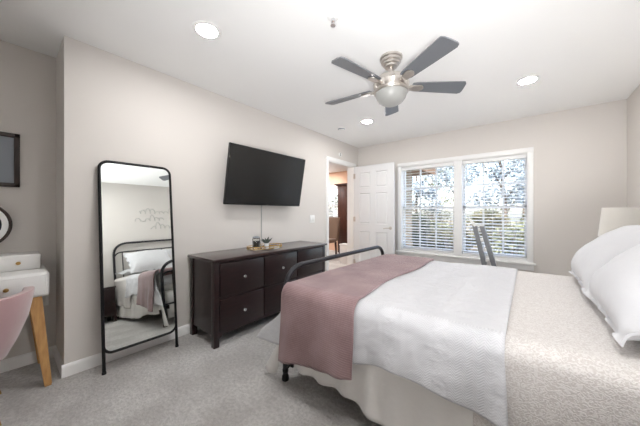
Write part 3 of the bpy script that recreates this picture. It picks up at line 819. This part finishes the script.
nightstand(.72, 1.16, 'dark nightstand on the near side of the bed, seen in the floor mirror')
nightstand(2.88, 3.32, 'dark nightstand on the far side of the bed, under the lamp')
t = thing('table_lamp', (3.21, 3.1, .556), 'table lamp with a white drum shade on the far side of the bed', 'lamp')
c = (3.21, 3.1, 0)
b = B(); lathe(b, [(.07, .556), (.07, .566), (.03, .575), (.02, .62), (.045, .70), (.055, .76), (.04, .82), (.014, .87), (.012, .95), (0, .952)], c, 28); obj('base', b, 'desk_white', t)
b = B(); lathe(b, [(.012, .94), (.012, 1.0), (0, 1.002)], c, 12); obj('socket', b, 'gold', t)
b = B(); lathe(b, [(.185, .98), (.163, 1.212), (.160, 1.212), (.182, .98), (.185, .98)], c, 48)
o = obj('shade', b, 'shade', t)
b = B(); lathe(b, [(.012, 1.0), (.016, 1.01), (.03, 1.04), (.03, 1.06), (.018, 1.085), (0, 1.09)], c, 20); obj('bulb', b, 'bulb', t)
b = B()
for a in (0, 2.09, 4.19): tube(b, [(c[0], c[1], 1.0), (c[0] + .161 * math.cos(a), c[1] + .161 * math.sin(a), 1.19)], .002, 5)
obj('harp', b, 'gold', t)
# illegible loops of script lettering above the headboard
b = B()
def scrawl(y0, y1, z, hgt, seed):
    pts = []; N = 90
    for k in range(N):
        q = k / (N - 1); y = y1 - (y1 - y0) * q; ph = q * 2 * PI * 6 * (y1 - y0) / .5
        hh = hgt * (.55 + .45 * nz(q * 6, seed, 0, 1.7) + .25 * math.sin(seed + q * 9))
        pts.append((W - .006, y + .018 * math.cos(ph), z + hh * (.5 + .5 * math.sin(ph))))
    tube(b, pts, .007, 5)
scrawl(1.68, 2.36, 1.85, .13, 1.2); scrawl(1.62, 2.10, 1.70, .13, 4.4); scrawl(1.86, 2.36, 1.54, .13, 8.1)
tag(obj('wall_script', b, 'art_grey'), 'grey cursive script decoration on the wall above the bed, seen in the mirror', 'wall decoration')

# ------------------------------------------------------------------ step ladder by the window
t = thing('step_ladder', (2.14, 3.95, 0), 'grey metal folding ladder standing in front of the window', 'ladder')
for x0, x1 in ((2.035, 2.275), (2.115, 2.40)):
    b = B(); box(b, -.026, .026, -.03, .03, 0, 1)
    for v in b.verts:
        q = v.co.z; v.co = Vector((v.co.x + x1 + (x0 - x1) * q, v.co.y + 3.72 + .16 * q, 1.0 * q))
    obj('rail', b, 'ladder', t)
for k in range(8):
    q = .08 + k * .125; b = B(); xa, xb = 2.30 - .24 * q, 2.375 - .285 * q
    box(b, xa, xb, 3.72 + .16 * q - .026, 3.72 + .16 * q + .026, 1.0 * q - .02, 1.0 * q + .02, .003); obj('rung', b, 'desk_white', t)
b = B(); taper(b, (2.05, 3.86, 1.0), (1.96, 3.90, 1.10), .018, .010); box(b, 2.02, 2.13, 3.85, 3.91, .995, 1.02, .004); obj('top_cap', b, 'desk_white', t)

# ------------------------------------------------------------------ desk nook
t = thing('desk', (-.2, -.32, 0), 'white writing desk with raised drawers and splayed oak legs in the nook', 'desk')
DX0, DX1, DY0, DY1 = NX + .016, .0, -.86, .207
b = B(); box(b, DX0, DX1 - .02, DY0, DY1, .595, .765, .02, 3); obj('body', b, 'desk_white', t)
b = B(); box(b, DX0, -.20, DY0 + .03, DY1 - .03, .765, .875, .008, 2); obj('riser', b, 'desk_white', t)
for y0_, y1_ in ((-.84, -.51), (-.50, -.17), (-.16, .187)):
    d = obj('drawer', bx(DX1 - .022, DX1 - .004, y0_, y1_, .612, .748, bev=.003), 'desk_white', t)
    b = B(); lathe(b, [(.004, 0), (.005, .012), (.013, .016), (.012, .022), (0, .024)], (DX1 - .004, (y0_ + y1_) / 2, .68), 16, 'x'); obj('knob', b, 'gold', d)
for y0_, y1_ in ((-.81, -.62), (-.03, .168)):
    d = obj('small_drawer', bx(-.202, -.192, y0_, y1_, .778, .862, bev=.003), 'desk_white', t)
    b = B(); lathe(b, [(.004, 0), (.005, .010), (.012, .014), (.011, .019), (0, .021)], (-.192, (y0_ + y1_) / 2, .82), 16, 'x'); obj('knob', b, 'gold', d)
for (xa, ya_), (xb, yb_) in (((-.07, .14), (.035, .195)), ((-.07, -.79), (.035, -.85)), ((-.34, .14), (-.395, .19)), ((-.34, -.79), (-.395, -.85))):
    b = B(); taper(b, (xa, ya_, .597), (xb, yb_, .008), .032, .018); box(b, xb - .016, xb + .016, yb_ - .016, yb_ + .016, 0, .01); obj('leg', b, 'oak', t)

t = thing('picture_frame', (NX + .01, -.118, 1.364), 'dark wooden picture frame with grey mat on the nook wall', 'picture frame')
ya_, yb_, za_, zb_ = -.32, .084, 1.364, 1.764
b = B()
for q in ((ya_, ya_ + .03, za_, zb_), (yb_ - .03, yb_, za_, zb_), (ya_, yb_, za_, za_ + .03), (ya_, yb_, zb_ - .03, zb_)): box(b, NX, NX + .025, q[0], q[1], q[2], q[3], .004)
obj('frame', b, 'frame_brown', t)
obj('mat', bx(NX, NX + .012, ya_ + .025, yb_ - .025, za_ + .025, zb_ - .025), 'mat_grey', t)
obj('art_sheet', bx(NX + .011, NX + .015, ya_ + .12, yb_ - .12, za_ + .125, zb_ - .075), 'paper', t)
t = thing('vanity_mirror', (-.35, -.125, .876), 'round vanity mirror with black and white rim standing on the desk', 'mirror')
c = (-.36, -.125, 1.085)
b = B(); lathe(b, [(.166, -.012), (.172, 0), (.166, .012), (.152, .012), (.152, -.012), (.166, -.012)], c, 48, 'x'); obj('rim', b, 'frame_brown', t)
b = B(); lathe(b, [(.153, -.008), (.153, .014), (.142, .017), (.122, .012), (.122, -.008), (.153, -.008)], c, 48, 'x'); obj('inner_ring', b, 'plastic_white', t)
b = B(); lathe(b, [(0, -.006), (.124, -.006), (.124, .006), (0, .006)], c, 40, 'x'); obj('glass', b, 'dark_glass', t)
b = B(); lathe(b, [(.06, .876), (.06, .886), (.012, .892), (.010, .92)], (-.36, -.125, 0), 24); obj('stand', b, 'gold', t)
t = thing('wall_outlet', (NX, .2, .43), 'white outlet plate low on the nook wall behind the desk leg', 'outlet')
obj('plate', bx(NX, NX + .006, .165, .235, .43, .545, bev=.002), 'plastic_white', t)
for z in (.465, .51): obj('socket', bx(NX + .005, NX + .008, .185, .215, z - .013, z + .013, bev=.002), 'plastic_white', t)

# blush bucket chair
t = thing('desk_chair', (.12, -.18, 0), 'blush pink velvet bucket chair pulled up to the white desk', 'chair')
cx, cy = .12, -.18
prof = [(.27, .10), (.285, .16), (.32, .20), (.41, .243), (.53, .285), (.64, .305), (.69, .31)]
b = B(); rows = []
NP = 44
def shell(off):
    out = []
    for i, (z, r) in enumerate(prof):
        row = []
        for k in range(NP + 1):
            a = math.radians(-118 + 236 * k / NP); fr = max(0, (abs(a) - 1.75) / .31)
            top = .70 - .16 * fr; zz = .27 + (z - .27) * (top - .27) / (.69 - .27)
            row.append((cx + (r - off) * math.cos(a) * 1.0, cy + (r - off) * math.sin(a), zz - (off * .0)))
        out.append(row)
    return out
so_, si_ = shell(0), shell(.045)
si_ = [[(p[0], p[1], p[2] + (.045 if i == 0 else 0)) for p in r] for i, r in enumerate(si_)]
g1 = grid(b, so_); g2 = grid(b, si_)
for k in range(NP):
    b.faces.new((g1[-1][k], g1[-1][k + 1], g2[-1][k + 1], g2[-1][k])); b.faces.new((g1[0][k], g1[0][k + 1], g2[0][k + 1], g2[0][k]))
for k in (0, NP):
    for i in range(len(prof) - 1): b.faces.new((g1[i][k], g1[i + 1][k], g2[i + 1][k], g2[i][k]))
o = obj('backrest', b, 'velvet', t, 60); m = o.modifiers.new('soft_edge', 'BEVEL'); m.width = .018; m.segments = 3; m.limit_method = 'ANGLE'; m.angle_limit = math.radians(50)
b = B(); lathe(b, [(0, .27), (.14, .27), (.2, .33), (.225, .40), (.222, .44), (.20, .462), (.12, .47), (0, .472)], (cx - .01, cy, 0), 36); obj('seat', b, 'velvet', t)
for sx, sy in ((1, 1), (1, -1), (-1, 1), (-1, -1)):
    b = B(); tube(b, [(cx + sx * .10, cy + sy * .10, .29), (cx + sx * .20, cy + sy * .17, .0)], lambda q: .013 - .005 * q, 10); obj('leg', b, 'gold', t)

# ------------------------------------------------------------------ outside: wing with eave, ground, shrubs and trees
b = B(); box(b, -20, 30, 4.6, 60, -.6, -.4); g = obj('ground', b, 'grass', origin=(0, 0, 0)); struct(g)
b = B()
for k in range(18): box(b, .19, .215, D + .15, 6.75, -.4 + k * .158, -.4 + k * .158 + .15)
struct(obj('wall_wing_siding', b, 'siding', origin=(0, 0, 0)))
b = B(); box(b, .0, .55, D + .2, 7.6, 2.24, 2.28); box(b, .53, .57, D + .2, 7.64, 2.22, 2.52); struct(obj('trim_eave', b, 'soffit', origin=(0, 0, 0)))
b = B(); prism(b, [(.60, 2.52), (-2.0, 3.5), (-2.0, 3.6), (.60, 2.60)], D + .2, 7.2, 'y'); struct(obj('roof_wing', b, 'shingle', origin=(0, 0, 0)))

def leaves(b, c, r, n, size, rg, flat=.8):
    for _ in range(n):
        while True:
            p = Vector((rg.uniform(-1, 1), rg.uniform(-1, 1), rg.uniform(-1, 1)))
            if .2 < p.length < 1: break
        p = Vector(c) + Vector((p.x * r, p.y * r, p.z * r * flat))
        a = Vector((rg.uniform(-1, 1), rg.uniform(-1, 1), rg.uniform(-1, 1))).normalized(); d = a.orthogonal().normalized()
        s = size * rg.uniform(.6, 1.3)
        b.faces.new([b.verts.new(p + a * s), b.verts.new(p + d * s * .45), b.verts.new(p - a * s), b.verts.new(p - d * s * .45)])
def tree(x, y, h, cr, lab, mat, seed, grp='trees outside the window', dens=1.0, lean=0):
    rg = random.Random(seed); t = thing('tree', (x, y, -.4), lab, 'tree', grp); z0 = -.4
    bt = B(); bl = B(); top = Vector((x + lean, y, z0 + h * .8))
    tr = .035 * h * .45
    tube(bt, [(x, y, z0 - .05), (x + lean * .3 + .05, y, z0 + h * .35), top], lambda q: tr * (1 - .75 * q), 8)
    for k in range(11):
        q = .3 + .65 * k / 10; p = Vector((x + lean * q, y, z0 + h * .8 * q)); a = k * 2.4 + rg.random()
        e = p + Vector((math.cos(a) * cr * rg.uniform(.6, 1), math.sin(a) * cr * rg.uniform(.6, 1), h * rg.uniform(.05, .22)))
        m = (p + e) / 2 + Vector((0, 0, rg.uniform(-.1, .25)))
        tube(bt, [p, m, e], lambda q: tr * .38 * (1 - .8 * q), 6)
        leaves(bl, e, cr * .42, int(150 * dens), .11, rg); leaves(bl, m, cr * .34, int(80 * dens), .10, rg)
    obj('trunk', bt, 'bark', t); obj('foliage', bl, mat, t)
def shrub(x, y, h, r, lab, mat, seed):
    rg = random.Random(seed); t = thing('shrub', (x, y, -.4), lab, 'shrub', 'shrubs outside the window')
    bs = B(); bl = B()
    for k in range(5):
        a = k * 1.26; tube(bs, [(x, y, -.42), (x + math.cos(a) * r * .5, y + math.sin(a) * r * .5, -.4 + h * .75)], .018, 5)
    for k in range(9):
        leaves(bl, (x + rg.uniform(-.6, .6) * r, y + rg.uniform(-.5, .5) * r, -.4 + h * rg.uniform(.25, .8)), r * .5, 170, .06, rg)
    obj('stem', bs, 'bark', t); obj('foliage', bl, mat, t)
lf = ['leaf_dark', 'leaf_pale', 'leaf_olive', 'leaf_grey']
for i, (x, y, h, r, lab, m) in enumerate(((.95, 7.0, 1.3, .42, 'low olive shrub close to the tan siding at the left edge of the window', 2),
    (-.45, 9.3, 1.7, .62, 'dark green shrub low behind the left column of the left window half', 0),
    (.95, 9.0, 1.6, .6, 'olive shrub low behind the right side of the left window half', 2),
    (2.2, 8.8, 1.5, .6, 'pale green shrub low behind the grey ladder', 1),
    (3.6, 9.3, 1.7, .65, 'dark shrub low outside, right of the window view', 0),
    (-1.9, 11.6, 1.8, .75, 'olive shrub in the second row, farthest left', 2),
    (-.2, 11.4, 1.75, .75, 'pale shrub in the second row behind the window mullion', 1),
    (1.5, 11.3, 1.8, .75, 'olive shrub in the second row behind the middle of the right window half', 2),
    (3.0, 11.8, 1.8, .7, 'dark shrub in the second row at the right edge of the window', 0),
    (-3.6, 14.2, 2.0, .9, 'dark shrub in the third row, left', 0),
    (-1.3, 14.0, 2.0, .95, 'olive shrub in the third row, centre left', 2),
    (.9, 14.2, 2.0, .95, 'pale shrub in the third row, centre right', 1),
    (3.0, 14.4, 2.0, .9, 'olive shrub in the third row, right', 2),
    (-5.6, 10.4, 1.7, 1.0, 'dark shrub outside the window of the peach room', 0))):
    shrub(x, y, h, r, lab, lf[m], 100 + i)
for i, (x, y, h, r, lab, d, ln, m) in enumerate(((-1.7, 12.6, 5.6, 1.0, 'leafy tree outside the middle of the left window half', .6, .1, 3),
    (1.9, 12.9, 5.8, 1.1, 'leafy tree with a slanting trunk outside the right window half', .6, -.3, 3),
    (-4.6, 17.2, 7.2, 1.6, 'tall grey-green tree farthest left outside the window', .9, 0, 3),
    (-.8, 17.4, 7.4, 1.6, 'tall pale tree far behind the window mullion', .9, .3, 3),
    (3.0, 20.6, 7.4, 1.5, 'tall tree far outside at the right edge of the window', .9, -.2, 3),
    (-4.2, 24.5, 8.6, 2.1, 'hazy tall tree in the back row, left', 1.1, 0, 1),
    (2.3, 26.5, 8.8, 2.1, 'hazy tall tree in the back row, right', 1.1, 0, 3),
    (-7.6, 13.0, 6.5, 1.4, 'tree outside the window of the peach room', .8, 0, 0))):
    tree(x, y, h, r, lab, lf[m], 40 + i, dens=d, lean=ln)
